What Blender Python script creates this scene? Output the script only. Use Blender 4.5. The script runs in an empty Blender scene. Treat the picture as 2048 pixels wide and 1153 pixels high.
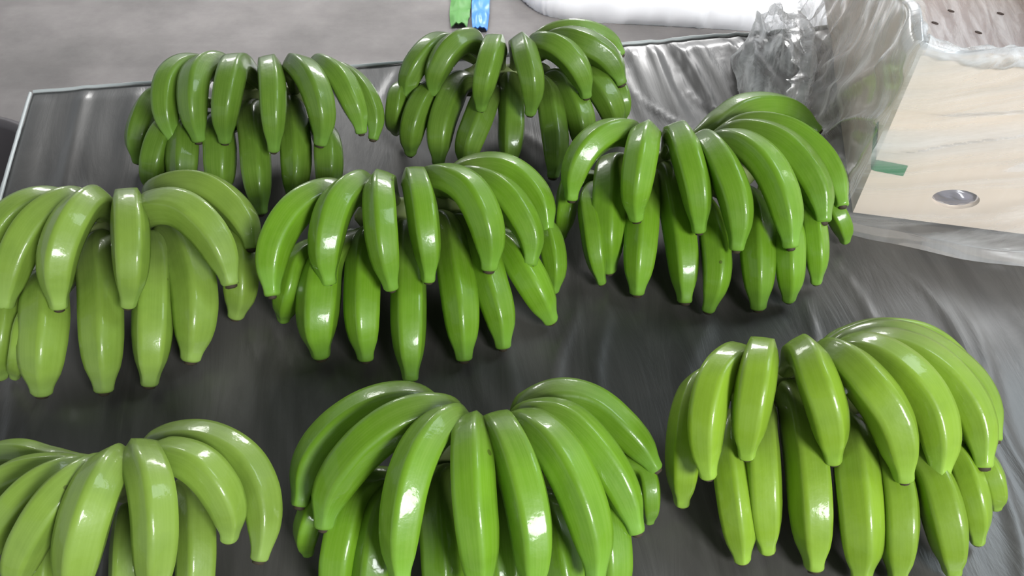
import bpy, bmesh, math, random
from mathutils import Vector, Matrix, noise

# ------------------------------------------------------------------ camera, world, lights, exposure
S = bpy.context.scene
COL = S.collection
TABLE_Z = 0.75                    # height of the table top above the floor
CAM_H = 0.62                      # camera above the table top
PITCH = math.radians(48)
F_PX = 1577.0
cam_d = bpy.data.cameras.new('camera')
cam = bpy.data.objects.new('camera', cam_d)
COL.objects.link(cam)
cam_d.sensor_width = 36
cam_d.lens = 36 * F_PX / 2048
cam_d.clip_start = 0.01
cam.location = (0, 0, TABLE_Z + CAM_H)
cam.rotation_euler = (math.radians(90) - PITCH, 0, 0)
S.camera = cam

W = bpy.data.worlds.new('overcast_sky')
S.world = W
W.use_nodes = True
bg = W.node_tree.nodes['Background']
bg.inputs[0].default_value = (0.88, 0.945, 1.0, 1)
bg.inputs[1].default_value = 0.6

def area(name, loc, target, sx, sy, power, color=(1, 1, 1)):
    l = bpy.data.lights.new(name, 'AREA')
    l.shape = 'RECTANGLE'
    l.size, l.size_y = sx, sy
    l.energy = power
    l.color = color
    o = bpy.data.objects.new(name, l)
    COL.objects.link(o)
    o.location = loc
    d = Vector(target) - Vector(loc)
    o.rotation_euler = d.to_track_quat('-Z', 'Y').to_euler()
    return o
# daylight through the open front of the shed (behind the viewer, right); the other lamps are added fills
area('daylight_opening', (1.35, -1.4, 2.4), (0.35, 0.5, 0.8), 0.8, 0.65, 80, (0.95, 0.98, 1.0))
area('back_fill', (-1.5, 4.6, 2.3), (-0.2, 0.7, 0.75), 0.9, 0.5, 42, (1.0, 0.99, 0.97))  # added lamp for sharp highlights on the banana tops
area('floor_sack_fill', (0.0, 1.75, 3.0), (0.0, 2.75, 0.0), 4.4, 0.4, 50, (1, 0.99, 0.98)).data.spread = math.radians(62)  # added lamp that brightens the floor and the white sack
area('back_fill', (1.0, 4.8, 2.3), (0.6, 0.9, 0.75), 1.0, 0.5, 75, (1.0, 0.99, 0.98))  # added lamp that lifts the far right of the sheet
area('sheet_sheen_fill', (2.2, 1.5, 3.0), (1.2, 0.8, 0.75), 1.1, 1.1, 30, (0.80, 0.92, 1.0))  # added lamp for a bluish reflection on the sheet, near right

S.view_settings.view_transform = 'Standard'
S.view_settings.look = 'None'
S.view_settings.gamma = 1
S.view_settings.use_curve_mapping = False
S.view_settings.exposure = 0.0

# ------------------------------------------------------------------ helpers
def tag(o, label=None, cat=None, group=None, kind=None):
    if label: o['label'] = label
    if cat: o['category'] = cat
    if group: o['group'] = group
    if kind: o['kind'] = kind
    return o

def empty(name, loc=(0, 0, 0), rz=0):
    o = bpy.data.objects.new(name, None)
    COL.objects.link(o)
    o.empty_display_size = 0.03
    o.location = loc
    o.rotation_euler = (0, 0, rz)
    return o

def mesh_obj(name, verts, faces, mat, parent=None, smooth=True, uvs=None):
    me = bpy.data.meshes.new(name)
    me.from_pydata([tuple(v) for v in verts], [], faces)
    if smooth:
        me.polygons.foreach_set('use_smooth', [True] * len(me.polygons))
    if uvs is not None:
        ul = me.uv_layers.new(name='uv')
        for lp in me.loops:
            ul.data[lp.index].uv = uvs[lp.vertex_index]
    me.materials.append(mat)
    me.update()
    o = bpy.data.objects.new(name, me)
    COL.objects.link(o)
    if parent:
        o.parent = parent
    return o

def bm_obj(name, bm, mat, parent=None, smooth=False):
    me = bpy.data.meshes.new(name)
    bmesh.ops.recalc_face_normals(bm, faces=bm.faces[:])
    bm.to_mesh(me)
    bm.free()
    if smooth:
        me.polygons.foreach_set('use_smooth', [True] * len(me.polygons))
    me.materials.append(mat)
    o = bpy.data.objects.new(name, me)
    COL.objects.link(o)
    if parent:
        o.parent = parent
    return o

def box_bm(bm, x0, x1, y0, y1, z0, z1, bev=0.0):
    r = bmesh.ops.create_cube(bm, size=1)
    vs = r['verts']
    for v in vs:
        v.co = Vector(((x0 + x1) / 2 + v.co.x * (x1 - x0), (y0 + y1) / 2 + v.co.y * (y1 - y0), (z0 + z1) / 2 + v.co.z * (z1 - z0)))
    if bev:
        es = list({e for v in vs for e in v.link_edges})
        bmesh.ops.bevel(bm, geom=es, offset=bev, segments=2, affect='EDGES', profile=0.5)
    return bm

SN, CS = math.sin(PITCH), math.cos(PITCH)
def depth_of(p):                       # distance along the viewing axis of a point (z measured from the table top)
    return p[1] * CS + (CAM_H - p[2]) * SN
def at(px, py, z):                     # where the sight line through a pixel meets the level z above the table top
    x = (px - 1024) / F_PX
    y = -(py - 576.5) / F_PX
    d = (x, CS + y * SN, -SN + y * CS)
    t = (z - CAM_H) / d[2]
    return Vector((d[0] * t, d[1] * t, z))

def smooth(t):
    t = max(0.0, min(1.0, t))
    return t * t * (3 - 2 * t)

def lin(r, g, b):
    f = lambda c: (c / 255 / 12.92) if c / 255 <= 0.04045 else ((c / 255 + 0.055) / 1.055) ** 2.4
    return (f(r), f(g), f(b), 1)

# ------------------------------------------------------------------ materials
def new_mat(name):
    m = bpy.data.materials.new(name)
    m.use_nodes = True
    nt = m.node_tree
    return m, nt, nt.nodes['Principled BSDF'], nt.nodes['Material Output']

def N(nt, t, **kw):
    n = nt.nodes.new(t)
    for k, v in kw.items():
        setattr(n, k, v)
    return n

def plain(name, col, rough=0.6, spec=0.5):
    m, nt, b, _ = new_mat(name)
    b.inputs['Base Color'].default_value = col
    b.inputs['Roughness'].default_value = rough
    b.inputs['Specular IOR Level'].default_value = spec
    return m

def mixc(nt, a, b, fac, blend='MIX'):
    n = N(nt, 'ShaderNodeMix', data_type='RGBA', blend_type=blend)
    for s, v in ((n.inputs[0], fac), (n.inputs[6], a), (n.inputs[7], b)):
        if hasattr(v, 'is_output'):
            nt.links.new(v, s)
        else:
            s.default_value = v
    return n.outputs[2]

def banana_mat(name, body, stem, tip):
    m, nt, b, _ = new_mat(name)
    L = nt.links.new
    uv = N(nt, 'ShaderNodeUVMap', uv_map='uv')
    sep = N(nt, 'ShaderNodeSeparateXYZ')
    L(uv.outputs[0], sep.inputs[0])
    ramp = N(nt, 'ShaderNodeValToRGB')
    e = ramp.color_ramp.elements
    e[0].position, e[0].color = 0.24, stem
    e[1].position, e[1].color = 0.97, tip
    k = e.new(0.56); k.color = body
    k = e.new(0.85); k.color = body
    L(sep.outputs[1], ramp.inputs[0])
    info = N(nt, 'ShaderNodeObjectInfo')
    geo = N(nt, 'ShaderNodeTexCoord')
    # broad mottling
    n1 = N(nt, 'ShaderNodeTexNoise'); n1.inputs['Scale'].default_value = 38; n1.inputs['Detail'].default_value = 3
    L(geo.outputs['Object'], n1.inputs['Vector'])
    dark = mixc(nt, ramp.outputs[0], (0.55, 0.62, 0.6, 1), 1.0, 'MULTIPLY')
    mr = N(nt, 'ShaderNodeMapRange'); mr.inputs[1].default_value = 0.45; mr.inputs[2].default_value = 0.8
    mr.inputs[4].default_value = 0.4
    L(n1.outputs[0], mr.inputs[0])
    c1 = mixc(nt, ramp.outputs[0], dark, mr.outputs[0])
    # fine fibres along the fruit
    mp = N(nt, 'ShaderNodeMapping'); mp.inputs['Scale'].default_value = (60, 3, 1)
    L(uv.outputs[0], mp.inputs[0])
    n2 = N(nt, 'ShaderNodeTexNoise'); n2.inputs['Scale'].default_value = 1.0; n2.inputs['Detail'].default_value = 2
    L(mp.outputs[0], n2.inputs['Vector'])
    mr2 = N(nt, 'ShaderNodeMapRange'); mr2.inputs[1].default_value = 0.4; mr2.inputs[2].default_value = 0.75; mr2.inputs[4].default_value = 0.16
    L(n2.outputs[0], mr2.inputs[0])
    c2 = mixc(nt, c1, (0.32, 0.46, 0.10, 1), mr2.outputs[0])
    # sparse brown specks
    v = N(nt, 'ShaderNodeTexVoronoi'); v.inputs['Scale'].default_value = 52
    L(geo.outputs['Object'], v.inputs['Vector'])
    sz = N(nt, 'ShaderNodeSeparateColor'); L(v.outputs['Color'], sz.inputs[0])
    th = N(nt, 'ShaderNodeMapRange'); th.inputs[1].default_value = 0.90; th.inputs[2].default_value = 1.0; th.inputs[3].default_value = 0.0; th.inputs[4].default_value = 0.13
    L(sz.outputs[0], th.inputs[0])
    lt = N(nt, 'ShaderNodeMath', operation='LESS_THAN'); L(v.outputs['Distance'], lt.inputs[0]); L(th.outputs[0], lt.inputs[1])
    fm = N(nt, 'ShaderNodeMath', operation='MULTIPLY'); fm.inputs[1].default_value = 0.6; L(lt.outputs[0], fm.inputs[0])
    c3 = mixc(nt, c2, (0.05, 0.05, 0.012, 1), fm.outputs[0])
    # each fruit a little lighter or darker
    hs = N(nt, 'ShaderNodeHueSaturation')
    r1 = N(nt, 'ShaderNodeMapRange'); r1.inputs[3].default_value = 0.86; r1.inputs[4].default_value = 1.12
    L(info.outputs['Random'], r1.inputs[0]); L(r1.outputs[0], hs.inputs['Value'])
    L(c3, hs.inputs['Color'])
    L(hs.outputs[0], b.inputs['Base Color'])
    b.inputs['Roughness'].default_value = 0.42
    b.inputs['Coat Weight'].default_value = 0.4
    b.inputs['Specular IOR Level'].default_value = 0.3
    b.inputs['Coat Roughness'].default_value = 0.1
    bp = N(nt, 'ShaderNodeBump'); bp.inputs['Strength'].default_value = 0.22; bp.inputs['Distance'].default_value = 0.003
    n3 = N(nt, 'ShaderNodeTexNoise'); n3.inputs['Scale'].default_value = 55; n3.inputs['Detail'].default_value = 5
    L(geo.outputs['Object'], n3.inputs['Vector']); L(n3.outputs[0], bp.inputs['Height'])
    L(bp.outputs[0], b.inputs['Normal']); L(bp.outputs[0], b.inputs['Coat Normal'])
    return m

def film_mat(name, haze, rough, scale, gloss=0.5, tint=(0.95, 0.96, 0.97, 1)):
    """thin clear polythene: mostly see-through, milky and painted with white glare along its creases, with sharp glints"""
    m, nt, b, out = new_mat(name)
    L = nt.links.new
    nt.nodes.remove(b)
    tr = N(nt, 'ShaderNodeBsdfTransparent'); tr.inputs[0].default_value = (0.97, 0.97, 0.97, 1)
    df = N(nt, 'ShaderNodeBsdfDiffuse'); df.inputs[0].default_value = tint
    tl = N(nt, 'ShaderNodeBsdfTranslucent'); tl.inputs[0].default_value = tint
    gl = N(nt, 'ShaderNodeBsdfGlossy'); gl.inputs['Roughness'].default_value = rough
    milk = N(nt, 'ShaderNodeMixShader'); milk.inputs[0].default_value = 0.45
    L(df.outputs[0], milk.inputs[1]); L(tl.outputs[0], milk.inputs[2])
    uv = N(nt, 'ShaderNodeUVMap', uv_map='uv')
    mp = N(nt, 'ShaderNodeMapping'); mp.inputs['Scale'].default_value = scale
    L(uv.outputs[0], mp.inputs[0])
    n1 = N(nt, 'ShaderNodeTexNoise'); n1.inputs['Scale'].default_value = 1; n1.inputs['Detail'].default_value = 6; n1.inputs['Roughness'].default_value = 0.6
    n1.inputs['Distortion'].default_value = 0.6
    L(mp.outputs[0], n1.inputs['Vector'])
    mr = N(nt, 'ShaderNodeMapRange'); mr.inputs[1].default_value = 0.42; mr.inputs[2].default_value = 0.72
    mr.inputs[3].default_value = haze * 0.30; mr.inputs[4].default_value = haze * 1.85  # haze contrast also stands in for white glare streaks on the film
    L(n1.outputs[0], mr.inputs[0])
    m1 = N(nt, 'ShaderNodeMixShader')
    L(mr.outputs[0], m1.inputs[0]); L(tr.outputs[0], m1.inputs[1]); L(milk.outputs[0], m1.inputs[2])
    bp = N(nt, 'ShaderNodeBump'); bp.inputs['Strength'].default_value = 0.4; bp.inputs['Distance'].default_value = 0.004
    L(n1.outputs[0], bp.inputs['Height'])
    for s in (gl, df):
        L(bp.outputs[0], s.inputs['Normal'])
    lw = N(nt, 'ShaderNodeFresnel'); lw.inputs[0].default_value = 1.4
    fx = N(nt, 'ShaderNodeMath', operation='MULTIPLY'); fx.inputs[1].default_value = gloss; fx.use_clamp = True
    L(lw.outputs[0], fx.inputs[0])
    m2 = N(nt, 'ShaderNodeMixShader')
    L(fx.outputs[0], m2.inputs[0]); L(m1.outputs[0], m2.inputs[1]); L(gl.outputs[0], m2.inputs[2])
    L(m2.outputs[0], out.inputs[0])
    return m

def floor_mat():
    m, nt, b, _ = new_mat('worn_concrete')
    L = nt.links.new
    tc = N(nt, 'ShaderNodeTexCoord')
    n1 = N(nt, 'ShaderNodeTexNoise'); n1.inputs['Scale'].default_value = 2.6; n1.inputs['Detail'].default_value = 8; n1.inputs['Roughness'].default_value = 0.65
    L(tc.outputs['Object'], n1.inputs['Vector'])
    r = N(nt, 'ShaderNodeValToRGB')
    r.color_ramp.elements[0].position, r.color_ramp.elements[0].color = 0.3, (0.070, 0.065, 0.063, 1)
    r.color_ramp.elements[1].position, r.color_ramp.elements[1].color = 0.72, (0.165, 0.153, 0.149, 1)
    L(n1.outputs[0], r.inputs[0])
    mp = N(nt, 'ShaderNodeMapping'); mp.inputs['Scale'].default_value = (1.5, 14, 1)
    L(tc.outputs['Object'], mp.inputs[0])
    n2 = N(nt, 'ShaderNodeTexNoise'); n2.inputs['Scale'].default_value = 1; n2.inputs['Detail'].default_value = 6
    L(mp.outputs[0], n2.inputs['Vector'])
    mr = N(nt, 'ShaderNodeMapRange'); mr.inputs[1].default_value = 0.5; mr.inputs[2].default_value = 0.75; mr.inputs[4].default_value = 0.3
    L(n2.outputs[0], mr.inputs[0])
    c = mixc(nt, r.outputs[0], (0.08, 0.073, 0.07, 1), mr.outputs[0])
    L(c, b.inputs['Base Color'])
    b.inputs['Roughness'].default_value = 0.7
    bp = N(nt, 'ShaderNodeBump'); bp.inputs['Strength'].default_value = 0.2; bp.inputs['Distance'].default_value = 0.01
    L(n1.outputs[0], bp.inputs['Height']); L(bp.outputs[0], b.inputs['Normal'])
    return m

def sheet_mat():
    m, nt, b, _ = new_mat('dark_polythene')
    L = nt.links.new
    uv = N(nt, 'ShaderNodeUVMap', uv_map='uv')
    mp = N(nt, 'ShaderNodeMapping'); mp.inputs['Scale'].default_value = (46, 4.5, 1)
    L(uv.outputs[0], mp.inputs[0])
    n1 = N(nt, 'ShaderNodeTexNoise'); n1.inputs['Scale'].default_value = 1; n1.inputs['Detail'].default_value = 7; n1.inputs['Roughness'].default_value = 0.62
    n1.inputs['Distortion'].default_value = 0.8
    L(mp.outputs[0], n1.inputs['Vector'])
    r = N(nt, 'ShaderNodeValToRGB')
    r.color_ramp.elements[0].position, r.color_ramp.elements[0].color = 0.35, (0.050, 0.046, 0.042, 1)
    r.color_ramp.elements[1].position, r.color_ramp.elements[1].color = 0.75, (0.098, 0.092, 0.085, 1)
    L(n1.outputs[0], r.inputs[0])
    L(r.outputs[0], b.inputs['Base Color'])
    b.inputs['Roughness'].default_value = 0.48
    b.inputs['Specular IOR Level'].default_value = 0.5
    b.inputs['Coat Weight'].default_value = 0.45
    b.inputs['Coat Roughness'].default_value = 0.22
    bp = N(nt, 'ShaderNodeBump'); bp.inputs['Strength'].default_value = 0.25; bp.inputs['Distance'].default_value = 0.004
    L(n1.outputs[0], bp.inputs['Height']); L(bp.outputs[0], b.inputs['Normal']); L(bp.outputs[0], b.inputs['Coat Normal'])
    return m

def card_mat(name, c0, c1):
    m, nt, b, _ = new_mat(name)
    L = nt.links.new
    tc = N(nt, 'ShaderNodeTexCoord')
    mp = N(nt, 'ShaderNodeMapping'); mp.inputs['Scale'].default_value = (160, 160, 6)
    L(tc.outputs['Object'], mp.inputs[0])
    n1 = N(nt, 'ShaderNodeTexNoise'); n1.inputs['Scale'].default_value = 1; n1.inputs['Detail'].default_value = 3
    L(mp.outputs[0], n1.inputs['Vector'])
    L(mixc(nt, c0, c1, n1.outputs[0]), b.inputs['Base Color'])
    b.inputs['Roughness'].default_value = 0.75
    return m

M_FLOOR = floor_mat()
M_SHEET = sheet_mat()
M_HEM = plain('film_edge_highlight', (0.52, 0.55, 0.54, 1), 0.35)
M_TABLE = plain('grey_board', (0.10, 0.10, 0.10, 1), 0.7)
M_STEEL = plain('painted_steel', (0.20, 0.21, 0.21, 1), 0.45)
M_CARD = card_mat('brown_cardboard', (0.84, 0.70, 0.56, 1), (0.89, 0.76, 0.63, 1))
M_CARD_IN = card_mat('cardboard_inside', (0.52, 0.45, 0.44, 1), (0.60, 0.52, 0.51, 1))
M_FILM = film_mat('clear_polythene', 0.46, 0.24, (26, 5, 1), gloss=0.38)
M_FILM_HEAP = film_mat('crumpled_polythene', 0.75, 0.25, (5, 3, 1), gloss=0.16)
M_RIM = film_mat('gathered_polythene', 0.75, 0.2, (30, 4, 1))
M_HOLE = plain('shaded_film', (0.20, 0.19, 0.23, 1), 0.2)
M_TAPE = plain('green_tape', lin(0, 128, 74), 0.4)
M_DARK = plain('dark_perforation', (0.05, 0.035, 0.03, 1), 0.7)
M_SACK = plain('white_sack', (0.94, 0.94, 0.96, 1), 0.5)
M_CROWN = plain('cut_crown', (0.20, 0.25, 0.08, 1), 0.55)
M_TIP = plain('blossom_end', (0.055, 0.040, 0.022, 1), 0.7)
M_LATEX = plain('white_latex', (0.85, 0.87, 0.86, 1), 0.35)
M_BLUE = plain('blue_film', lin(70, 125, 200), 0.35)
M_LEAF = plain('green_leaf', lin(75, 125, 60), 0.5)
M_TUB = plain('dark_grey_plastic', (0.085, 0.075, 0.078, 1), 0.5)
M_ROOF = plain('roof_sheeting', (0.16, 0.16, 0.16, 1), 0.7)

# ------------------------------------------------------------------ the setting
bm = bmesh.new(); box_bm(bm, -5, 5, -4, 7, -0.06, 0.0)
tag(bm_obj('floor', bm, M_FLOOR), kind='structure')
bm = bmesh.new(); box_bm(bm, -3.4, 1.5, -2.6, 3.6, 3.05, 3.12)
tag(bm_obj('ceiling', bm, M_ROOF), kind='structure')

# ------------------------------------------------------------------ table and its dark sheet
TL, TR = Vector((-0.651, 0.9135)), Vector((1.25, 1.197))
BL, BR = Vector((-0.395, -0.12)), Vector((1.15, -0.12))
def quad(u, v):
    return (BL * (1 - u) + BR * u) * (1 - v) + (TL * (1 - u) + TR * u) * v

table = empty('packing_table', (0.3, 0.45, 0))
tag(table, 'packing table under the dark plastic sheet, its top hidden by the sheet', 'table')
def tquad(inset, z0, z1):
    c = [quad(0, 0), quad(1, 0), quad(1, 1), quad(0, 1)]
    mid = sum(c, Vector((0, 0))) / 4
    c = [p + (mid - p).normalized() * inset for p in c]
    vs = [(p.x - 0.3, p.y - 0.45, z) for z in (z0, z1) for p in c]
    return vs, [(3, 2, 1, 0), (4, 5, 6, 7)] + [(i, (i + 1) % 4, 4 + (i + 1) % 4, 4 + i) for i in range(4)]
vs, fs = tquad(0.012, TABLE_Z - 0.04, TABLE_Z - 0.006)
mesh_obj('tabletop', vs, fs, M_TABLE, table, smooth=False)
for u, v in ((0.1, 0.1), (0.9, 0.1), (0.9, 0.9), (0.1, 0.9)):
    p = quad(u, v)
    bm = bmesh.new(); box_bm(bm, p.x - 0.325, p.x - 0.275, p.y - 0.475, p.y - 0.425, 0, TABLE_Z - 0.04, 0.004)
    bm_obj('leg', bm, M_STEEL, table)

def ridge(x, y, s):
    return 1 - abs(noise.noise(Vector((x, y, s)))) * 2

def sheet_height(u, v, x, y):
    h = 0.0012 * noise.noise(Vector((u * 9, v * 2.2, 1.7)))
    r = max(0.0, ridge(u * 26 + 1.2 * noise.noise(Vector((u * 3, v * 5, 9))), v * 1.6, 3.1) - 0.72) / 0.28
    h += (0.0035 + 0.004 * smooth((u - 0.6) / 0.2)) * r * r * smooth(0.5 + noise.noise(Vector((u * 5, v * 4, 6.0))))
    # tight gathers at the back edge beside the carton
    g = smooth((v - 0.74) / 0.2) * math.exp(-((u - 0.53) / 0.10) ** 2)
    h += 0.012 * g * max(0.0, ridge(u * 58 + v * 5, v * 4, 8.0))
    gl = smooth((v - 0.6) / 0.3) * math.exp(-((u - 0.06) / 0.09) ** 2)
    h += 0.007 * gl * max(0.0, ridge(u * 44, v * 2.2, 4.4))
    h *= 1 - 0.75 * smooth((v - 0.97) / 0.03)
    return max(h, -0.0015)

NU, NV = 330, 220
verts, faces, uvs = [], [], []
rows = [('drop', 0.075), ('drop', 0.05), ('drop', 0.028), ('drop', 0.012), ('drop', 0.004)]
nb = len(rows)
TU, TV = NU + 1 + 2 * nb, NV + 1 + 2 * nb
def edge_drop(i, n):
    """index with border rows -> (parameter 0..1, how far it hangs, which side)"""
    if i < nb:
        return 0.0, rows[i][1], -1
    if i > n + nb:
        return 1.0, rows[n + 2 * nb - i][1], 1
    return (i - nb) / n, 0.0, 0
for j in range(TV):
    v, dv, sv = edge_drop(j, NV)
    for i in range(TU):
        u, du, su = edge_drop(i, NU)
        p = quad(u, v)
        h = sheet_height(u, v, p.x, p.y)
        hang = max(du, dv)
        out = 0.006 * smooth(hang / 0.012) + (0.006 * noise.noise(Vector((u * 40, v * 40, 2))) if hang > 0.02 else 0)
        x = p.x + su * out * (1 if du else 0)
        y = p.y + sv * out * (1 if dv else 0)
        verts.append((x, y, TABLE_Z + h - hang)); uvs.append((u, v))
for j in range(TV - 1):
    for i in range(TU - 1):
        a = j * TU + i
        faces.append((a, a + 1, a + 1 + TU, a + TU))
sheet = mesh_obj('plastic_sheet', verts, faces, M_SHEET, None, True, uvs)
tag(sheet, 'dark grey wrinkled plastic sheet spread over the whole table under the bananas', 'plastic sheet')
# pale folded hem along the back and left edges, edge highlight painted in
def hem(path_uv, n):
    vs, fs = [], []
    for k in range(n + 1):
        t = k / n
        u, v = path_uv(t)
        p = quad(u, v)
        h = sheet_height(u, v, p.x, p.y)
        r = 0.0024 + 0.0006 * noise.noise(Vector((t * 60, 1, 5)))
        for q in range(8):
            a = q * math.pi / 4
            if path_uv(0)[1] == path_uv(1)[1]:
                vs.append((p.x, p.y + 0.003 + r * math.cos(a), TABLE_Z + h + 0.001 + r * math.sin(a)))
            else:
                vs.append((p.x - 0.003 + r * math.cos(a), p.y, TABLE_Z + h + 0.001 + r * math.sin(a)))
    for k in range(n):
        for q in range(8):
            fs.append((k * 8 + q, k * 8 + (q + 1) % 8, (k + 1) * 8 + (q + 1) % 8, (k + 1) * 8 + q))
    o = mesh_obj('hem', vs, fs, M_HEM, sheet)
    o['label'] = 'pale folded hem with the edge highlight in its colour'
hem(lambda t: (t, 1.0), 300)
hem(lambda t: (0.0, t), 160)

# ------------------------------------------------------------------ carton
BOXP = Vector((0.3935, 0.674, TABLE_Z + 0.002))
BOX_RZ = math.radians(-11.2)
BW, BD, BH, BT = 0.42, 0.585, 0.21, 0.006
carton = empty('cardboard_carton', BOXP, BOX_RZ)
tag(carton, 'open brown cardboard carton wrapped in clear film at the right of the table', 'carton')
# local axes: x along the front to the right, y towards the back, z up
def hole_panel(name, w, h, t, hx, hz, ra, rb, mat):
    """front panel with an oval hand hole, built as a ring of quads around the hole"""
    n = 48
    ring, outer = [], []
    for k in range(n):
        a = 2 * math.pi * k / n
        c, s = math.cos(a), math.sin(a)
        ring.append((hx + ra * c, hz + rb * s))
        f = min((w - hx) / c if c > 1e-6 else (-hx / c if c < -1e-6 else 1e9),
                (h - hz) / s if s > 1e-6 else (-hz / s if s < -1e-6 else 1e9))
        outer.append([hx + f * c, hz + f * s])
    for cx, cz in ((0, 0), (w, 0), (w, h), (0, h)):
        k = min(range(n), key=lambda q: (outer[q][0] - cx) ** 2 + (outer[q][1] - cz) ** 2)
        outer[k] = [cx, cz]
    vs, fs = [], []
    for y in (0, t):
        vs += [(x, y, z) for x, z in ring] + [(x, y, z) for x, z in outer]
    for k in range(n):
        q = (k + 1) % n
        fs.append((k, q, n + q, n + k))
        fs.append((2 * n + q, 2 * n + k, 3 * n + k, 3 * n + q))
        fs.append((q, k, 2 * n + k, 2 * n + q))
        fs.append((n + k, n + q, 3 * n + q, 3 * n + k))
    return mesh_obj(name, vs, fs, mat, carton, smooth=False)
HX, HZ = 0.098, 0.037
hole_panel('front_panel', BW, BH, BT, HX, HZ, 0.0245, 0.0135, M_CARD)
bm = bmesh.new(); box_bm(bm, 0, BT, BT, BD - BT, 0, BH); bm_obj('side_panel', bm, M_CARD, carton)
bm = bmesh.new(); box_bm(bm, BW - BT, BW, BT, BD - BT, 0, BH); bm_obj('side_panel', bm, M_CARD, carton)
bm = bmesh.new(); box_bm(bm, 0, BW, BD - BT, BD, 0, BH); bm_obj('back_panel', bm, M_CARD, carton)
bm = bmesh.new(); box_bm(bm, BT, BW - BT, BT, BD - BT, 0.0, 0.006); bm_obj('bottom_panel', bm, M_CARD_IN, carton)
# green tape folded round the near vertical edge
def tape():
    vs, fs = [], []
    prof = [(-0.0012, 0.040, 0.093), (-0.0012, 0.020, 0.082), (-0.0012, 0.004, 0.073), (-0.0008, -0.0008, 0.071), (0.004, -0.0012, 0.070), (0.016, -0.0012, 0.069), (0.034, -0.0012, 0.0675)]
    for x, y, z in prof:
        for dz in (-0.007, 0.007):
            vs.append((x, y, z + dz))
    for x, y, z in prof:
        for dz in (-0.007, 0.007):
            vs.append((x + (0.001 if x < 0 else 0), y + (0.001 if y < 0 else 0), z + dz))
    n = len(prof)
    for k in range(n - 1):
        a = 2 * k
        fs.append((a, a + 1, a + 3, a + 2))
        b_ = a + 2 * n
        fs.append((b_ + 2, b_ + 3, b_ + 1, b_))
    o = mesh_obj('tape', vs, fs, M_TAPE, carton)
    o['label'] = 'short strip of green tape round the corner'
tape()
# ------------------------------------------------------------------ clear liner turned out over the carton
liner = empty('carton_liner', BOXP, BOX_RZ)
tag(liner, 'clear plastic liner bag folded out over the rim of the cardboard carton', 'plastic bag')
def liner_film():
    ns, nv = 260, 90
    smax = BD * 0.99 + BW
    prof = []                                 # (offset outwards, height, slack)
    for k in range(12):
        t = k / 11
        prof.append((-0.012 - 0.004 * (1 - t), BH - 0.06 + 0.060 * t, 0.3))
    for k in range(1, 12):
        a = math.pi - math.pi * k / 12
        prof.append((0.000 + 0.013 * math.cos(a), BH + 0.007 * math.sin(a) + 0.001, 0.25))
    for k in range(1, 50):
        t = k / 49
        z = BH * (1 - t)
        prof.append((0.010 + 0.010 * t + 0.008 * smooth((t - 0.75) / 0.25), max(z, 0.006), 0.9))
    for k in range(1, 16):
        t = k / 15
        prof.append((0.028 + 0.020 * t, 0.006 - 0.002 * t, 1.0))
    nv = len(prof)
    verts, faces, uvs = [], [], []
    for i in range(ns + 1):
        s = smax * i / ns
        for k, (off, z, sl) in enumerate(prof):
            if s < BD * 0.99:
                base = Vector((0, BD * 0.99 - s)); nrm = Vector((-1, 0))
            else:
                base = Vector((s - BD * 0.99, 0)); nrm = Vector((0, -1))
            dc = s - BD * 0.99
            rr = 0.03
            if abs(dc) < rr:
                a = (dc + rr) / (2 * rr) * math.pi / 2
                nrm = Vector((-math.cos(a), -math.sin(a)))
            left = s < BD * 0.99
            # creases run down and away from the corner on both faces
            if left:
                q = s * 34 - z * 26
                wr = 0.011
                extra = 0.016 * smooth(1 - z / BH) * (0.5 + noise.noise(Vector((s * 9, z * 5, 2))))
            else:
                q = dc * 16 - z * 52
                wr = 0.0025
                extra = 0.012 * smooth((0.09 - z) / 0.09) * smooth(dc / 0.15)
            r = math.exp(-(noise.noise(Vector((q * 0.55, (s + z) * 2.5, 5.0))) / 0.16) ** 2)
            w = wr * sl * (r + 0.5 * noise.noise(Vector((s * 30, z * 30, 7))))
            if k < 12:
                o_ = off + 0.004 * noise.noise(Vector((s * 40, z * 20, 1)))
                zz = z
            else:
                o_ = max(off + w + extra, 0.003)
                zz = z + (0.010 * (noise.noise(Vector((s * 14, 3, 3))) + 0.35) * smooth((z - BH * 0.92) / (BH * 0.08)) if z > 0.03 else 0.0015 * noise.noise(Vector((s * 30, off * 60, 4))) + 0.001)
            p = base + nrm * o_
            verts.append((p.x, p.y, zz))
            uvs.append((s * 1.3 + z * 0.4, z * 1.1 + 3) if left else ((z - 0.3 * dc) * 0.62, (dc + 0.3 * z) * 0.5))
    for i in range(ns):
        for k in range(nv - 1):
            a = i * nv + k
            faces.append((a, a + nv, a + nv + 1, a + 1))
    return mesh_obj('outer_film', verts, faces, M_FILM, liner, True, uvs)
liner_film()
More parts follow.
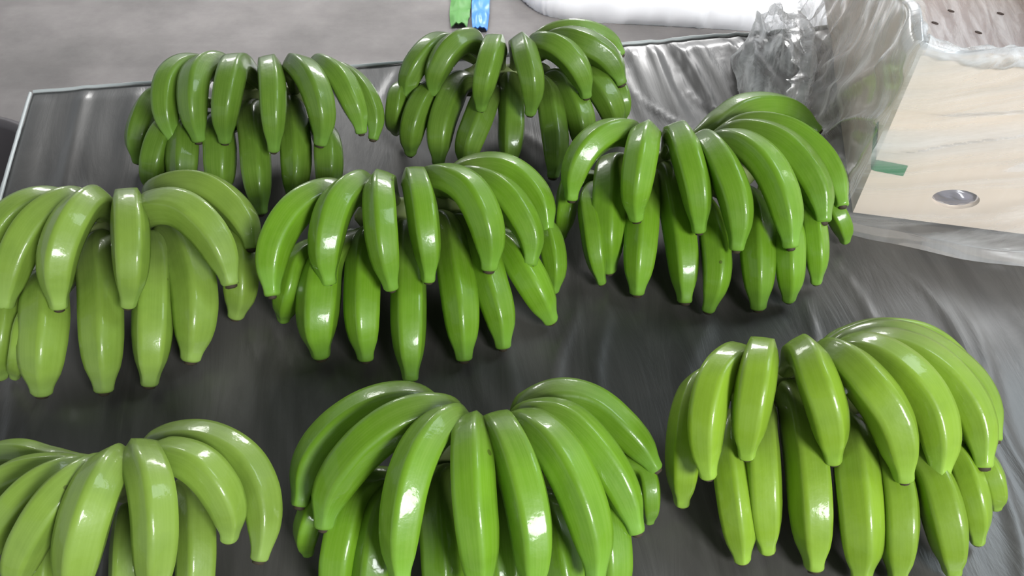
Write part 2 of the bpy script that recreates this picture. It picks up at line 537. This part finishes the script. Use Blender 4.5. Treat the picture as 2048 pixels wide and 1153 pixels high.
# the gathered milky lip along the rim
def lip(p0, p1, n, seed, rad):
    vs, fs = [], []
    uv = []
    m_ = 12
    for i in range(n + 1):
        t = i / n
        p = Vector(p0).lerp(Vector(p1), t)
        r = rad * (0.55 + 0.75 * abs(noise.noise(Vector((t * 7, seed, 1))))+ 0.25 * noise.noise(Vector((t * 30, seed, 4))))
        lift = rad * 0.9 * noise.noise(Vector((t * 5, seed, 8)))
        d = (Vector(p1) - Vector(p0)).normalized()
        side = Vector((-d.y, d.x, 0))
        for q in range(m_):
            a = 2 * math.pi * q / m_
            rr = r * (1 + 0.25 * noise.noise(Vector((t * 40, q * 1.7, seed))))
            v = p + side * (rr * 0.75 * math.cos(a)) + Vector((0, 0, rr * math.sin(a) + lift + rad * 0.5))
            vs.append(v); uv.append((t, q / m_))
    for i in range(n):
        for q in range(m_):
            fs.append((i * m_ + q, i * m_ + (q + 1) % m_, (i + 1) * m_ + (q + 1) % m_, (i + 1) * m_ + q))
    o = mesh_obj('rim_fold', vs, fs, M_RIM, liner, True, uv)
    o['label'] = 'milky bunched fold along the rim'
lip((0.0, BD, BH), (0.0, 0.0, BH), 120, 1.0, 0.009)
lip((0.0, 0.0, BH), (BW, 0.0, BH), 120, 2.3, 0.013)
# liner floor with punched air holes
bm = bmesh.new()
def liner_floor():
    n = 50
    vs, fs, uv = [], [], []
    for j in range(n + 1):
        for i in range(n + 1):
            x = 0.012 + (BW - 0.024) * i / n; y = 0.012 + (BD - 0.024) * j / n
            z = 0.010 + 0.003 * max(0, ridge(x * 30, y * 4, 2.0))
            vs.append((x, y, z)); uv.append((i / n, j / n))
    for j in range(n):
        for i in range(n):
            a = j * (n + 1) + i
            fs.append((a, a + 1, a + n + 2, a + n + 1))
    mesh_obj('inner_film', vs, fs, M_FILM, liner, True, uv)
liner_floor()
bm.free()
def to_local(v):
    return Matrix.Rotation(-BOX_RZ, 3, 'Z') @ (Vector((v.x, v.y, v.z + TABLE_Z)) - BOXP)
for px, py in ((1870, 46), (1902, 22), (1957, 65), (2001, 27)):
    c = to_local(at(px, py, 0.016))
    vs = []
    for z in (0.0, 0.0012):
        for k in range(14):
            a = 2 * math.pi * k / 14
            x, y = 0.0052 * math.cos(a), 0.0026 * math.sin(a)
            vs.append((c.x + x * 0.85 + y * 0.5, c.y - x * 0.5 + y * 0.85, c.z - 0.0006 + z))
    fs = [tuple(range(14, 28)), tuple(range(13, -1, -1))] + [(k, (k + 1) % 14, 14 + (k + 1) % 14, 14 + k) for k in range(14)]
    o = mesh_obj('air_hole', vs, fs, M_DARK, liner, False)
    o['label'] = 'dark punched air hole'
# film bulging in the hand hole
def bulge():
    vs, fs, uv = [], [], []
    n, m_ = 24, 8
    for r_ in range(m_ + 1):
        for k in range(n):
            a = 2 * math.pi * k / n
            f = r_ / m_
            x = HX + 0.023 * f * math.cos(a); z = HZ + 0.0125 * f * math.sin(a)
            y = 0.005 - 0.006 * (1 - f * f) + 0.003 * ridge(x * 40 + z * 60, z * 160, 3)
            vs.append((x, y, z)); uv.append((x * 6, z * 6))
    for r_ in range(m_):
        for k in range(n):
            fs.append((r_ * n + k, r_ * n + (k + 1) % n, (r_ + 1) * n + (k + 1) % n, (r_ + 1) * n + k))
    o = mesh_obj('hole_film', vs, fs, M_HOLE, liner, True, uv)
    o['label'] = 'crumpled grey film showing through the hand hole'
bulge()

# ------------------------------------------------------------------ crumpled clear bag left of the carton
def crumpled_bag():
    c = at(1545, 150, 0.0)
    n, m_ = 120, 50
    vs, fs, uv = [], [], []
    for j in range(m_ + 1):
        for i in range(n):
            a = 2 * math.pi * i / n
            b_ = math.pi / 2 * j / m_
            d = Vector((math.cos(a) * math.cos(b_), math.sin(a) * math.cos(b_), math.sin(b_)))
            fold = math.exp(-(noise.noise(Vector((d.x * 3.2 + 0.6 * d.z, d.y * 0.9, 1.0))) / 0.2) ** 2)
            k = 0.86 + 0.14 * fold + 0.14 * noise.noise(d * 1.6) + 0.05 * noise.noise(Vector((d.x * 9, d.y * 5, d.z * 7)))
            p = Vector((d.x * 0.058 * k, d.y * 0.150 * k, max(0.004, d.z * 0.070 * k)))
            p.x += 0.10 * p.z
            vs.append(p); uv.append((i / n * 3, j / m_ * 1.5))
    for j in range(m_):
        for i in range(n):
            fs.append((j * n + i, j * n + (i + 1) % n, (j + 1) * n + (i + 1) % n, (j + 1) * n + i))
    bag = empty('crumpled_bag', (c.x, c.y, TABLE_Z + 0.002), math.radians(-14))
    tag(bag, 'crumpled clear plastic bag lying on the dark sheet left of the carton', 'plastic bag')
    mesh_obj('bag_film', vs, fs, M_FILM_HEAP, bag, True, uv)
    return bag
crumpled_bag()

# ------------------------------------------------------------------ banana hands
def catmull(pts, per=10):
    P = [pts[0] * 2 - pts[1]] + pts + [pts[-1] * 2 - pts[-2]]
    out = []
    for i in range(1, len(P) - 2):
        p0, p1, p2, p3 = P[i - 1], P[i], P[i + 1], P[i + 2]
        d = lambda a, b: max(1e-5, (b - a).length ** 0.5)
        t0 = 0; t1 = d(p0, p1); t2 = t1 + d(p1, p2); t3 = t2 + d(p2, p3)
        for k in range(per):
            t = t1 + (t2 - t1) * k / per
            A1 = p0 * ((t1 - t) / (t1 - t0)) + p1 * ((t - t0) / (t1 - t0))
            A2 = p1 * ((t2 - t) / (t2 - t1)) + p2 * ((t - t1) / (t2 - t1))
            A3 = p2 * ((t3 - t) / (t3 - t2)) + p3 * ((t - t2) / (t3 - t2))
            B1 = A1 * ((t2 - t) / (t2 - t0)) + A2 * ((t - t0) / (t2 - t0))
            B2 = A2 * ((t3 - t) / (t3 - t1)) + A3 * ((t - t1) / (t3 - t1))
            out.append(B1 * ((t2 - t) / (t2 - t1)) + B2 * ((t - t1) / (t2 - t1)))
    out.append(pts[-1].copy())
    return out

def resample(pts, n):
    acc = [0.0]
    for a, b in zip(pts, pts[1:]):
        acc.append(acc[-1] + (b - a).length)
    tot = acc[-1]
    out = []; j = 0
    for i in range(n + 1):
        s = tot * i / n
        while j < len(acc) - 2 and acc[j + 1] < s:
            j += 1
        f = (s - acc[j]) / max(1e-9, acc[j + 1] - acc[j])
        out.append(pts[j].lerp(pts[j + 1], f))
    return out, tot

def interp(tab, t):
    for (a, x), (b, y) in zip(tab, tab[1:]):
        if t <= b:
            return x + (y - x) * (t - a) / (b - a)
    return tab[-1][1]

ZU = [(0, 0.118), (0.2, 0.126), (0.5, 0.115), (0.8, 0.092), (1, 0.074)]
ZL = [(0, 0.060), (0.3, 0.058), (0.65, 0.044), (1, 0.012)]
TAPER = [(0.62, 1.0), (0.74, 0.97), (0.83, 0.88), (0.89, 0.75), (0.935, 0.58), (0.965, 0.48), (1.0, 0.46)]
NSEG, NLEN = 30, 44
LEN_LOG = []

def build_banana(root, org, mat, kind, px, width, k, crown, rnd):
    # pixel path -> points in space at the heights of its row
    acc = [0.0]
    for a, b in zip(px, px[1:]):
        acc.append(acc[-1] + math.hypot(b[0] - a[0], b[1] - a[1]))
    pts = []
    for (x, y), s in zip(px, acc):
        t = s / acc[-1]
        z = interp(ZU if kind == 'U' else ZL, t) * k
        pts.append(at(x, y, z))
    mid = pts[len(pts) // 2]
    R = 0.5 * width / F_PX * depth_of(mid)
    for i, p in enumerate(pts):                       # nothing sinks into the table
        rr = R * (0.45 if i == len(pts) - 1 else 1.0) + 0.004
        if p.z < rr:
            pts[i] = at(px[i][0], px[i][1], rr)
    p0 = pts[0]
    dx = max(-0.05, min(0.05, 0.5 * (p0.x - crown.x)))
    dy = max(-0.02, min(0.05, 0.4 * (p0.y - crown.y)))
    att = Vector((crown.x + dx, crown.y + dy + (0.012 if kind == 'U' else 0.0), 0.066 if kind == 'U' else 0.044))
    if (att - p0).length > 0.07:
        att = p0 + (att - p0).normalized() * 0.07
    path = catmull([att] + pts, 10)
    lead = sum((b - a).length for a, b in zip(path[:11], path[1:11]))
    path, tot = resample(path, NLEN)
    for _ in range(9):
        path = [path[0]] + [(path[i - 1] + path[i] * 2 + path[i + 1]) / 4 for i in range(1, NLEN)] + [path[-1]]
    s0 = lead / tot
    LEN_LOG.append((root.name, kind, round(tot, 3), round(R * 2, 4)))
    # frame carried along the path
    T = [(path[min(i + 1, NLEN)] - path[max(i - 1, 0)]).normalized() for i in range(NLEN + 1)]
    up = Vector((0, 0, 1))
    n = (up - T[0] * up.dot(T[0])).normalized()
    roll = rnd.uniform(-0.5, 0.5)
    verts, faces, uvs = [], [], []
    a5 = 2 * math.pi / 5
    for i in range(NLEN + 1):
        s = i / NLEN
        if i:
            n = (n - T[i] * n.dot(T[i])).normalized()
        b_ = T[i].cross(n)
        r = 0.42 + 0.50 * smooth(s / max(0.05, s0 * 0.95))
        r = min(1.0, r + 0.08 * smooth((s - s0) / 0.25)) if s > s0 * 0.5 else r
        if s > 0.62:
            r *= interp(TAPER, s)
        soft = 0.86 * smooth(min(s / 0.38, (1 - s) / 0.10 + 0.5))
        for j in range(NSEG):
            ph = 2 * math.pi * j / NSEG
            f = (ph % a5) - a5 / 2
            poly = math.cos(a5 / 2) / math.cos(f)
            rr = R * r * ((1 - soft) * 0.94 + soft * poly * 1.08)
            d = n * math.cos(ph + roll) + b_ * math.sin(ph + roll)
            v = path[i] + d * rr
            verts.append(Vector((v.x, v.y, max(v.z, 0.0035) + TABLE_Z)) - org)
            uvs.append((j / NSEG, s))
    for i in range(NLEN):
        for j in range(NSEG):
            q = (j + 1) % NSEG
            faces.append((i * NSEG + j, i * NSEG + q, (i + 1) * NSEG + q, (i + 1) * NSEG + j))
    faces.append(tuple(range(NSEG - 1, -1, -1)))
    # rounded shoulder at the blossom end
    base = len(verts)
    end = path[-1]; tn = T[-1]
    for f, adv in ((0.86, 0.10), (0.55, 0.14)):
        for j in range(NSEG):
            ph = 2 * math.pi * j / NSEG
            d = n * math.cos(ph + roll) + b_ * math.sin(ph + roll)
            v = end + d * (R * 0.44 * f) + tn * (R * adv)
            verts.append(Vector((v.x, v.y, max(v.z, 0.003) + TABLE_Z)) - org); uvs.append((j / NSEG, 1))
    last = NLEN * NSEG
    for a0, b0 in ((last, base), (base, base + NSEG)):
        for j in range(NSEG):
            q = (j + 1) % NSEG
            faces.append((a0 + j, a0 + q, b0 + q, b0 + j))
    faces.append(tuple(base + NSEG + j for j in range(NSEG)))
    o = mesh_obj('banana', verts, faces, mat, root, True, uvs)
    # dry dark blossom scar
    tv, tf = [], []
    m_ = 10
    rt = R * (0.24 + 0.10 * rnd.random())
    for f, adv in ((1.0, 0.06), (0.9, 0.24), (0.5, 0.30)):
        for j in range(m_):
            ph = 2 * math.pi * j / m_
            d = n * math.cos(ph) + b_ * math.sin(ph)
            w = 1 + 0.25 * noise.noise(Vector((j * 1.3, R * 900, adv * 9)))
            v = end + d * (rt * f * w) + tn * (R * adv)
            tv.append(Vector((v.x, v.y, max(v.z, 0.003) + TABLE_Z)) - org)
    for i in range(2):
        for j in range(m_):
            q = (j + 1) % m_
            tf.append((i * m_ + j, i * m_ + q, (i + 1) * m_ + q, (i + 1) * m_ + j))
    tf.append(tuple(2 * m_ + j for j in range(m_)))
    mesh_obj('blossom_end', tv, tf, M_TIP, o)
    return att

def build_hand(label, crown_px, tint, fruits, seed):
    rnd = random.Random(seed)
    crown = at(crown_px[0], crown_px[1], 0.062)
    org = Vector((crown.x, crown.y, TABLE_Z))
    root = empty('banana_hand', org)
    tag(root, label, 'bananas', 'banana hands laid out on the plastic sheet')
    atts = []
    for kind, k, w, px in fruits:
        atts.append(build_banana(root, org, tint, kind, px, w, k, crown, rnd))
    # the crown: a curved woody pad that joins the stalks
    atts.sort(key=lambda v: v.x)
    x0, x1 = atts[0].x, atts[-1].x
    vs, fs = [], []
    n, m_ = 24, 14
    for i in range(n + 1):
        t = i / n
        x = x0 + (x1 - x0) * t
        near = sorted(atts, key=lambda a: abs(a.x - x))[:4]
        y = sum(a.y for a in near) / len(near)
        near2 = sorted(atts, key=lambda a: abs(a.x - x))[:6]
        y = 0.6 * y + 0.4 * sum(a.y for a in near2) / len(near2)
        e = math.sqrt(max(0.02, 1 - (2 * t - 1) ** 4))
        for j in range(m_):
            a = 2 * math.pi * j / m_
            wob = 1 + 0.14 * noise.noise(Vector((x * 60, j * 0.9, seed)))
            vs.append(Vector((x, y + 0.005 + 0.013 * e * wob * math.cos(a), TABLE_Z + 0.050 + 0.022 * e * wob * math.sin(a))) - org)
    for i in range(n):
        for j in range(m_):
            q = (j + 1) % m_
            fs.append((i * m_ + j, i * m_ + q, (i + 1) * m_ + q, (i + 1) * m_ + j))
    fs.append(tuple(range(m_))); fs.append(tuple(n * m_ + j for j in range(m_ - 1, -1, -1)))
    mesh_obj('crown', vs, fs, M_CROWN, root)
    return root, org

T_DEEP = banana_mat('green_peel_deep', (0.120, 0.225, 0.022, 1), (0.085, 0.130, 0.026, 1), (0.16, 0.31, 0.045, 1))
T_VIVID = banana_mat('green_peel_vivid', (0.145, 0.300, 0.014, 1), (0.105, 0.165, 0.026, 1), (0.19, 0.39, 0.040, 1))
T_PALE = banana_mat('green_peel_pale', (0.210, 0.325, 0.044, 1), (0.140, 0.200, 0.045, 1), (0.27, 0.41, 0.080, 1))
T_YELLOW = banana_mat('green_peel_yellowish', (0.220, 0.360, 0.022, 1), (0.135, 0.195, 0.035, 1), (0.28, 0.46, 0.050, 1))

U, Lo = 'U', 'L'
HAND_A = [
 (U, .88, 58, [(385,128),(340,158),(330,205),(334,249),(347,278)]),
 (U, .94, 62, [(428,128),(396,145),(387,199),(390,245),(398,280)]),
 (U, 1.0, 60, [(476,128),(460,155),(451,199),(447,242),(450,282)]),
 (U, 1.0, 56, [(539,130),(543,172),(544,220),(546,267),(547,300)]),
 (U, .97, 62, [(590,132),(620,158),(640,205),(646,245),(641,287)]),
 (U, .88, 56, [(640,132),(681,160),(704,205),(717,236),(722,264)]),
 (U, .76, 48, [(668,140),(722,178),(744,220),(751,249),(746,277)]),
 (Lo, .9, 54, [(312,195),(285,240),(271,285),(276,322)]),
 (Lo, 1.05, 60, [(338,255),(312,299),(304,336),(308,380)]),
 (Lo, 1.0, 66, [(375,260),(368,300),(366,340),(370,388)]),
 (Lo, 1.0, 66, [(442,250),(438,310),(438,350),(442,390)]),
 (Lo, 1.0, 62, [(505,220),(508,300),(512,361),(521,425)]),
 (Lo, 1.0, 62, [(583,214),(591,283),(593,345),(587,400)]),
 (Lo, 1.0, 60, [(650,270),(655,320),(656,350),(652,386)]),
]
HAND_B = [
 (U, .82, 52, [(889,84),(852,106),(827,139),(814,173),(813,197)]),
 (U, .94, 55, [(940,80),(902,95),(877,133),(867,162),(867,187)]),
 (U, 1.0, 54, [(990,88),(978,118),(969,153),(963,190),(962,217)]),
 (U, 1.0, 55, [(1042,88),(1052,122),(1062,156),(1064,196),(1060,226)]),
 (U, .96, 58, [(1083,88),(1121,98),(1150,127),(1168,164),(1172,192)]),
 (U, .84, 60, [(1121,78),(1169,88),(1210,112),(1232,142),(1242,166)]),
 (U, .70, 50, [(1092,74),(1146,64),(1195,74),(1230,95),(1241,110)]),
 (Lo, 1.1, 44, [(800,182),(792,216),(790,242),(792,264)]),
 (Lo, 1.05, 54, [(866,182),(836,219),(822,265),(821,306)]),
 (Lo, 1.0, 60, [(920,165),(897,202),(878,259),(876,325)]),
 (Lo, 1.0, 60, [(977,190),(954,247),(938,287),(930,332)]),
 (Lo, 1.0, 56, [(1021,164),(1025,230),(1023,287),(1019,335)]),
 (Lo, 1.0, 58, [(1086,173),(1104,245),(1110,302),(1106,352)]),
 (Lo, 1.0, 60, [(1121,159),(1147,202),(1163,245),(1164,300)]),
 (Lo, 1.05, 58, [(1165,150),(1201,179),(1222,213),(1230,255)]),
 (Lo, .8, 48, [(1215,155),(1240,190),(1246,215),(1242,240)]),
]
HAND_C = [
 (U, .95, 64, [(1250,262),(1204,272),(1166,308),(1147,356),(1143,397)]),
 (U, 1.0, 68, [(1292,268),(1281,316),(1273,368),(1269,407),(1273,437)]),
 (U, 1.0, 68, [(1356,268),(1379,324),(1393,380),(1397,427),(1398,461)]),
 (U, .98, 70, [(1412,288),(1449,340),(1471,395),(1478,451),(1473,497)]),
 (U, .94, 74, [(1462,284),(1523,320),(1559,380),(1576,443),(1581,492)]),
 (U, .85, 74, [(1483,266),(1555,284),(1606,332),(1637,387),(1646,441)]),
 (U, .74, 62, [(1499,248),(1579,262),(1640,308),(1673,364),(1684,410)]),
 (U, .62, 58, [(1440,245),(1477,220),(1531,212),(1587,224),(1635,262)]),
 (Lo, .9, 46, [(1142,362),(1134,403),(1128,439),(1124,472)]),
 (Lo, 1.0, 48, [(1180,388),(1184,459),(1192,519),(1203,565)]),
 (Lo, 1.15, 70, [(1226,330),(1216,400),(1214,479),(1218,541)]),
 (Lo, 1.0, 68, [(1292,356),(1284,459),(1278,531),(1274,586)]),
 (Lo, 1.0, 68, [(1335,345),(1357,439),(1369,519),(1370,602)]),
 (Lo, 1.0, 62, [(1411,419),(1430,499),(1432,559),(1416,620)]),
 (Lo, 1.0, 72, [(1500,403),(1513,499),(1516,559),(1516,615)]),
 (Lo, 1.0, 62, [(1568,440),(1578,519),(1580,560),(1577,599)]),
 (Lo, .9, 54, [(1612,420),(1629,483),(1633,531),(1632,564)]),
 (Lo, .8, 46, [(1647,395),(1675,430),(1688,460),(1690,482)]),
]
HAND_D = [
 (U, .82, 70, [(100,402),(45,418),(4,458),(-20,520),(-28,590)]),
 (U, .93, 74, [(140,402),(72,442),(33,505),(15,566),(10,613)]),
 (U, 1.0, 78, [(182,402),(145,440),(119,501),(112,558),(118,614)]),
 (U, 1.0, 74, [(256,402),(260,464),(261,517),(260,566),(256,610)]),
 (U, .95, 80, [(300,420),(359,415),(414,456),(447,510),(461,566)]),
 (U, .78, 68, [(322,380),(399,371),(461,410),(495,456),(502,495)]),
 (Lo, 1.0, 70, [(20,590),(8,640),(2,690),(0,752)]),
 (Lo, 1.0, 48, [(52,640),(42,700),(30,753)]),
 (Lo, 1.0, 92, [(100,570),(90,656),(84,717),(84,784)]),
 (Lo, 1.05, 84, [(200,490),(202,595),(204,676),(208,780)]),
 (Lo, 1.05, 80, [(305,490),(306,595),(304,676),(299,767)]),
 (Lo, 1.0, 90, [(348,470),(386,558),(393,636),(382,717)]),
 (Lo, .8, 74, [(465,490),(478,545),(479,595),(471,632)]),
]
HAND_E = [
 (U, .84, 74, [(650,388),(588,421),(550,479),(538,533),(544,588)]),
 (U, .94, 76, [(715,372),(674,407),(654,475),(650,521),(658,565)]),
 (U, 1.0, 70, [(762,366),(762,425),(767,487),(774,533),(783,576)]),
 (U, 1.0, 66, [(830,356),(844,408),(851,467),(857,512),(857,560)]),
 (U, .98, 76, [(876,356),(931,376),(963,425),(979,483),(978,537)]),
 (U, .86, 68, [(945,358),(1008,388),(1044,437),(1063,479),(1060,527)]),
 (U, .70, 62, [(940,338),(1004,336),(1056,370),(1086,417),(1094,459)]),
 (Lo, 1.0, 60, [(598,520),(580,580),(571,610),(567,638)]),
 (Lo, 1.0, 90, [(655,520),(638,608),(635,658),(642,710)]),
 (Lo, 1.0, 76, [(738,479),(728,571),(727,646),(732,717)]),
 (Lo, 1.0, 74, [(815,465),(818,571),(818,654),(821,758)]),
 (Lo, 1.0, 76, [(890,448),(910,537),(922,621),(928,717)]),
 (Lo, 1.0, 72, [(940,450),(981,571),(1000,633),(1006,693)]),
 (Lo, .92, 74, [(1010,490),(1053,550),(1081,600),(1101,641)]),
 (Lo, .75, 54, [(1085,455),(1105,505),(1110,545),(1106,582)]),
]
HAND_F = [
 (U, .62, 50, [(100,918),(59,906),(15,904),(-30,916),(-80,945)]),
 (U, .76, 62, [(112,932),(50,940),(5,960),(-40,1000),(-80,1060)]),
 (U, .88, 72, [(135,940),(78,964),(32,1008),(-10,1068),(-30,1130)]),
 (U, .96, 84, [(175,945),(125,980),(78,1042),(45,1108),(25,1180)]),
 (U, 1.0, 104, [(222,935),(192,985),(170,1051),(156,1118),(147,1200)]),
 (U, 1.0, 92, [(282,912),(306,972),(314,1045),(312,1118),(306,1200)]),
 (U, .92, 84, [(330,912),(398,932),(440,981),(460,1033),(458,1077)]),
 (U, .78, 80, [(322,886),(408,880),(486,920),(523,986),(530,1060),(519,1117)]),
 (Lo, 1.0, 80, [(385,986),(396,1074),(394,1162),(388,1240)]),
 (Lo, 1.0, 70, [(258,1040),(254,1133),(250,1250)]),
 (Lo, 1.0, 74, [(100,1080),(80,1170),(70,1260)]),
]
HAND_G = [
 (U, .78, 82, [(826,800),(748,813),(672,860),(620,926),(600,1008)]),
 (U, .92, 92, [(880,826),(818,832),(741,880),(684,945),(655,1000),(648,1052)]),
 (U, 1.0, 94, [(896,842),(858,875),(824,945),(806,1031),(800,1101),(802,1165)]),
 (U, 1.0, 92, [(942,860),(942,926),(946,1004),(954,1082),(960,1190)]),
 (U, 1.0, 94, [(1000,856),(1028,906),(1052,984),(1066,1062),(1068,1120),(1066,1190)]),
 (U, .95, 96, [(1054,852),(1109,894),(1150,965),(1179,1047),(1190,1101),(1190,1152)]),
 (U, .84, 86, [(1062,832),(1126,838),(1187,896),(1236,969),(1260,1023),(1272,1062)]),
 (U, .68, 74, [(1058,812),(1116,792),(1186,808),(1243,856),(1283,898),(1310,938)]),
 (Lo, .85, 60, [(640,1000),(618,1047),(612,1080),(616,1105)]),
 (Lo, 1.0, 90, [(720,984),(690,1062),(676,1140),(678,1215)]),
 (Lo, 1.0, 84, [(775,1000),(750,1101),(742,1170),(745,1240)]),
 (Lo, 1.0, 88, [(882,965),(884,1100),(888,1180),(892,1260)]),
 (Lo, 1.0, 84, [(991,984),(1003,1100),(1010,1180),(1014,1260)]),
 (Lo, 1.0, 84, [(1105,1030),(1126,1130),(1138,1190),(1140,1250)]),
 (Lo, 1.0, 86, [(1195,984),(1221,1082),(1224,1150),(1216,1215)]),
 (Lo, .75, 52, [(1285,935),(1298,980),(1300,1015),(1298,1042)]),
]
HAND_H = [
 (Lo, 1.15, 76, [(1405,765),(1378,834),(1368,925),(1364,1006)]),
 (U, .92, 80, [(1475,716),(1430,755),(1411,825),(1408,893),(1416,952)]),
 (U, 1.0, 82, [(1522,704),(1511,757),(1500,825),(1494,879),(1493,911)]),
 (U, 1.0, 84, [(1609,704),(1634,762),(1655,825),(1664,884),(1666,921)]),
 (U, .98, 94, [(1676,714),(1736,768),(1783,835),(1802,902),(1808,957)]),
 (U, .89, 88, [(1726,700),(1799,735),(1855,800),(1879,879),(1878,951)]),
 (U, .78, 82, [(1755,690),(1840,712),(1914,776),(1954,848),(1966,931)]),
 (U, .64, 66, [(1710,680),(1796,672),(1888,714),(1954,775),(1981,834),(1988,879)]),
 (U, .54, 54, [(1690,676),(1742,660),(1796,660),(1850,672),(1910,715),(1955,765)]),
 (Lo, 1.0, 76, [(1455,857),(1465,970),(1477,1061),(1484,1120)]),
 (Lo, 1.1, 82, [(1520,834),(1523,948),(1528,1038),(1534,1100)]),
 (Lo, 1.1, 90, [(1588,789),(1614,902),(1625,1016),(1629,1134)]),
 (Lo, 1.1, 94, [(1690,857),(1713,970),(1722,1061),(1722,1155)]),
 (Lo, 1.0, 86, [(1765,900),(1794,993),(1798,1061),(1796,1156)]),
 (Lo, 1.0, 86, [(1850,930),(1885,1016),(1900,1084),(1905,1143)]),
 (Lo, .85, 68, [(1905,905),(1941,984),(1953,1038),(1955,1083)]),
 (Lo, .75, 56, [(1960,915),(1984,957),(1991,990),(1991,1014)]),
]
build_hand('deep green banana hand at the far left corner of the dark sheet', (565, 192), T_DEEP, HAND_A, 11)
build_hand('deep green banana hand at the back edge of the sheet, closest to the white sack', (1015, 142), T_DEEP, HAND_B, 12)
build_hand('bright green banana hand standing directly beside the film-wrapped carton', (1325, 322), T_VIVID, HAND_C, 13)
build_hand('pale green banana hand in the middle row, cut by the left edge of the photo', (235, 455), T_PALE, HAND_D, 14)
build_hand('bright green banana hand at the centre of the table, surrounded by the other hands', (805, 412), T_VIVID, HAND_E, 15)
build_hand('pale green banana hand in the near left corner, cut by the bottom edge', (245, 965), T_PALE, HAND_F, 16)
build_hand('large fanned banana hand at the near middle of the table, lower tips out of frame', (985, 905), T_VIVID, HAND_G, 17)
hand_h, org_h = build_hand('yellowish green banana hand at the near right with a small white drop on it', (1572, 770), T_YELLOW, HAND_H, 18)
# white dried latex drop on that hand
bm = bmesh.new()
bmesh.ops.create_icosphere(bm, subdivisions=2, radius=1)
c = at(1690, 780, 0.112) + Vector((0, 0, TABLE_Z)) - org_h
for v in bm.verts:
    k = 1 + 0.3 * noise.noise(v.co * 2)
    v.co = Vector((c.x + v.co.x * 0.0018 * k, c.y + v.co.y * 0.0035 * k, c.z + v.co.z * 0.005 * k))
o = bm_obj('latex_drop', bm, M_LATEX, hand_h, True)
o['label'] = 'small white dried drop'

# ------------------------------------------------------------------ things on the floor behind the table
def floor_at(px, py):
    v = at(px, py, -TABLE_Z)
    return Vector((v.x, v.y))
def sack():
    edge = [floor_at(*p) for p in ((1000, -60), (1022, -30), (1048, 2), (1085, 28), (1140, 40), (1300, 50), (1440, 58), (1560, 66), (1720, 72), (1800, 40), (1820, -60), (1700, -150), (1400, -170), (1150, -150), (1020, -110))]
    pts = catmull([Vector((p.x, p.y, 0)) for p in edge] + [Vector((edge[0].x, edge[0].y, 0))], 16)[:-1]
    cen = sum(pts, Vector()) / len(pts)
    n = len(pts)
    prof = [(1.0, 0.0), (1.006, 0.02), (1.004, 0.05), (0.985, 0.085), (0.95, 0.11), (0.88, 0.128), (0.7, 0.14), (0.4, 0.15), (0.1, 0.152)]
    vs, fs = [], []
    for f, z in prof:
        for i, p in enumerate(pts):
            s = i * 0.35
            pl = 0.010 * ridge(s * 1.7, z * 4, 2) * (1 if 0.01 < z < 0.13 else 0.3) + 0.006 * noise.noise(Vector((s * 3, z * 9, 1)))
            q = cen + (p - cen) * f
            d = (p - cen).normalized()
            vs.append((q.x + d.x * pl, q.y + d.y * pl, z + (0.004 * noise.noise(Vector((q.x * 8, q.y * 8, 0))) if z > 0 else 0)))
    for k in range(len(prof) - 1):
        for i in range(n):
            j = (i + 1) % n
            fs.append((k * n + i, k * n + j, (k + 1) * n + j, (k + 1) * n + i))
    fs.append(tuple((len(prof) - 1) * n + i for i in range(n)))
    o = mesh_obj('white_sack', vs, fs, M_SACK)
    tag(o, 'bright white pleated plastic sack lying on the floor behind the table', 'sack')
sack()
def strip(name, path, width, mat, thick=0.004, wav=0.01):
    vs, fs = [], []
    n = 20
    P = [floor_at(*path[0]).lerp(floor_at(*path[1]), t / n) for t in range(n + 1)]
    d = (P[-1] - P[0]).normalized(); sd = Vector((-d.y, d.x))
    m_ = 6
    for z0 in (0.002, 0.002 + thick):
        for i, p in enumerate(P):
            t = i / n
            for j in range(m_ + 1):
                f = j / m_ - 0.5
                w = width * (1 - 0.35 * abs(2 * t - 0.9) ** 3)
                h = wav * abs(noise.noise(Vector((t * 6, f * 4, width * 90)))) + 0.4 * wav * (1 - (2 * f) ** 2)
                q = p + sd * (w * f)
                vs.append((q.x, q.y, z0 + h))
    o_ = (n + 1) * (m_ + 1)
    for i in range(n):
        for j in range(m_):
            a = i * (m_ + 1) + j
            fs.append((a + 1, a, a + m_ + 1, a + m_ + 2))
            fs.append((o_ + a, o_ + a + 1, o_ + a + m_ + 2, o_ + a + m_ + 1))
    return mesh_obj(name, vs, fs, mat)
tag(strip('plastic_scrap', ((960, 66), (964, -40)), 0.06, M_BLUE, wav=0.03), 'blue plastic scrap lying on the floor behind the table', 'scrap')
tag(strip('leaf', ((918, 58), (926, -40)), 0.07, M_LEAF, wav=0.025), 'green leaf on the floor beside the blue plastic scrap', 'leaf')
# dark tub left of the table
def tub():
    c = at(-190, 390, 0.36 - TABLE_Z)
    cx, cy = c.x, c.y
    n = 64
    prof = [(0.20, 0.0), (0.205, 0.01), (0.245, 0.34), (0.262, 0.345), (0.264, 0.36), (0.250, 0.365), (0.240, 0.35), (0.198, 0.02), (0.02, 0.02)]
    vs = [(r * math.cos(2 * math.pi * i / n), r * math.sin(2 * math.pi * i / n), z) for r, z in prof for i in range(n)]
    fs = []
    for k in range(len(prof) - 1):
        for i in range(n):
            j = (i + 1) % n
            fs.append((k * n + i, k * n + j, (k + 1) * n + j, (k + 1) * n + i))
    fs.append(tuple(range(n - 1, -1, -1))); fs.append(tuple((len(prof) - 1) * n + i for i in range(n)))
    o = mesh_obj('plastic_tub', vs, fs, M_TUB)
    o.location = (cx, cy, 0)
    tag(o, 'dark grey tub on the floor past the left edge of the table', 'tub')
tub()
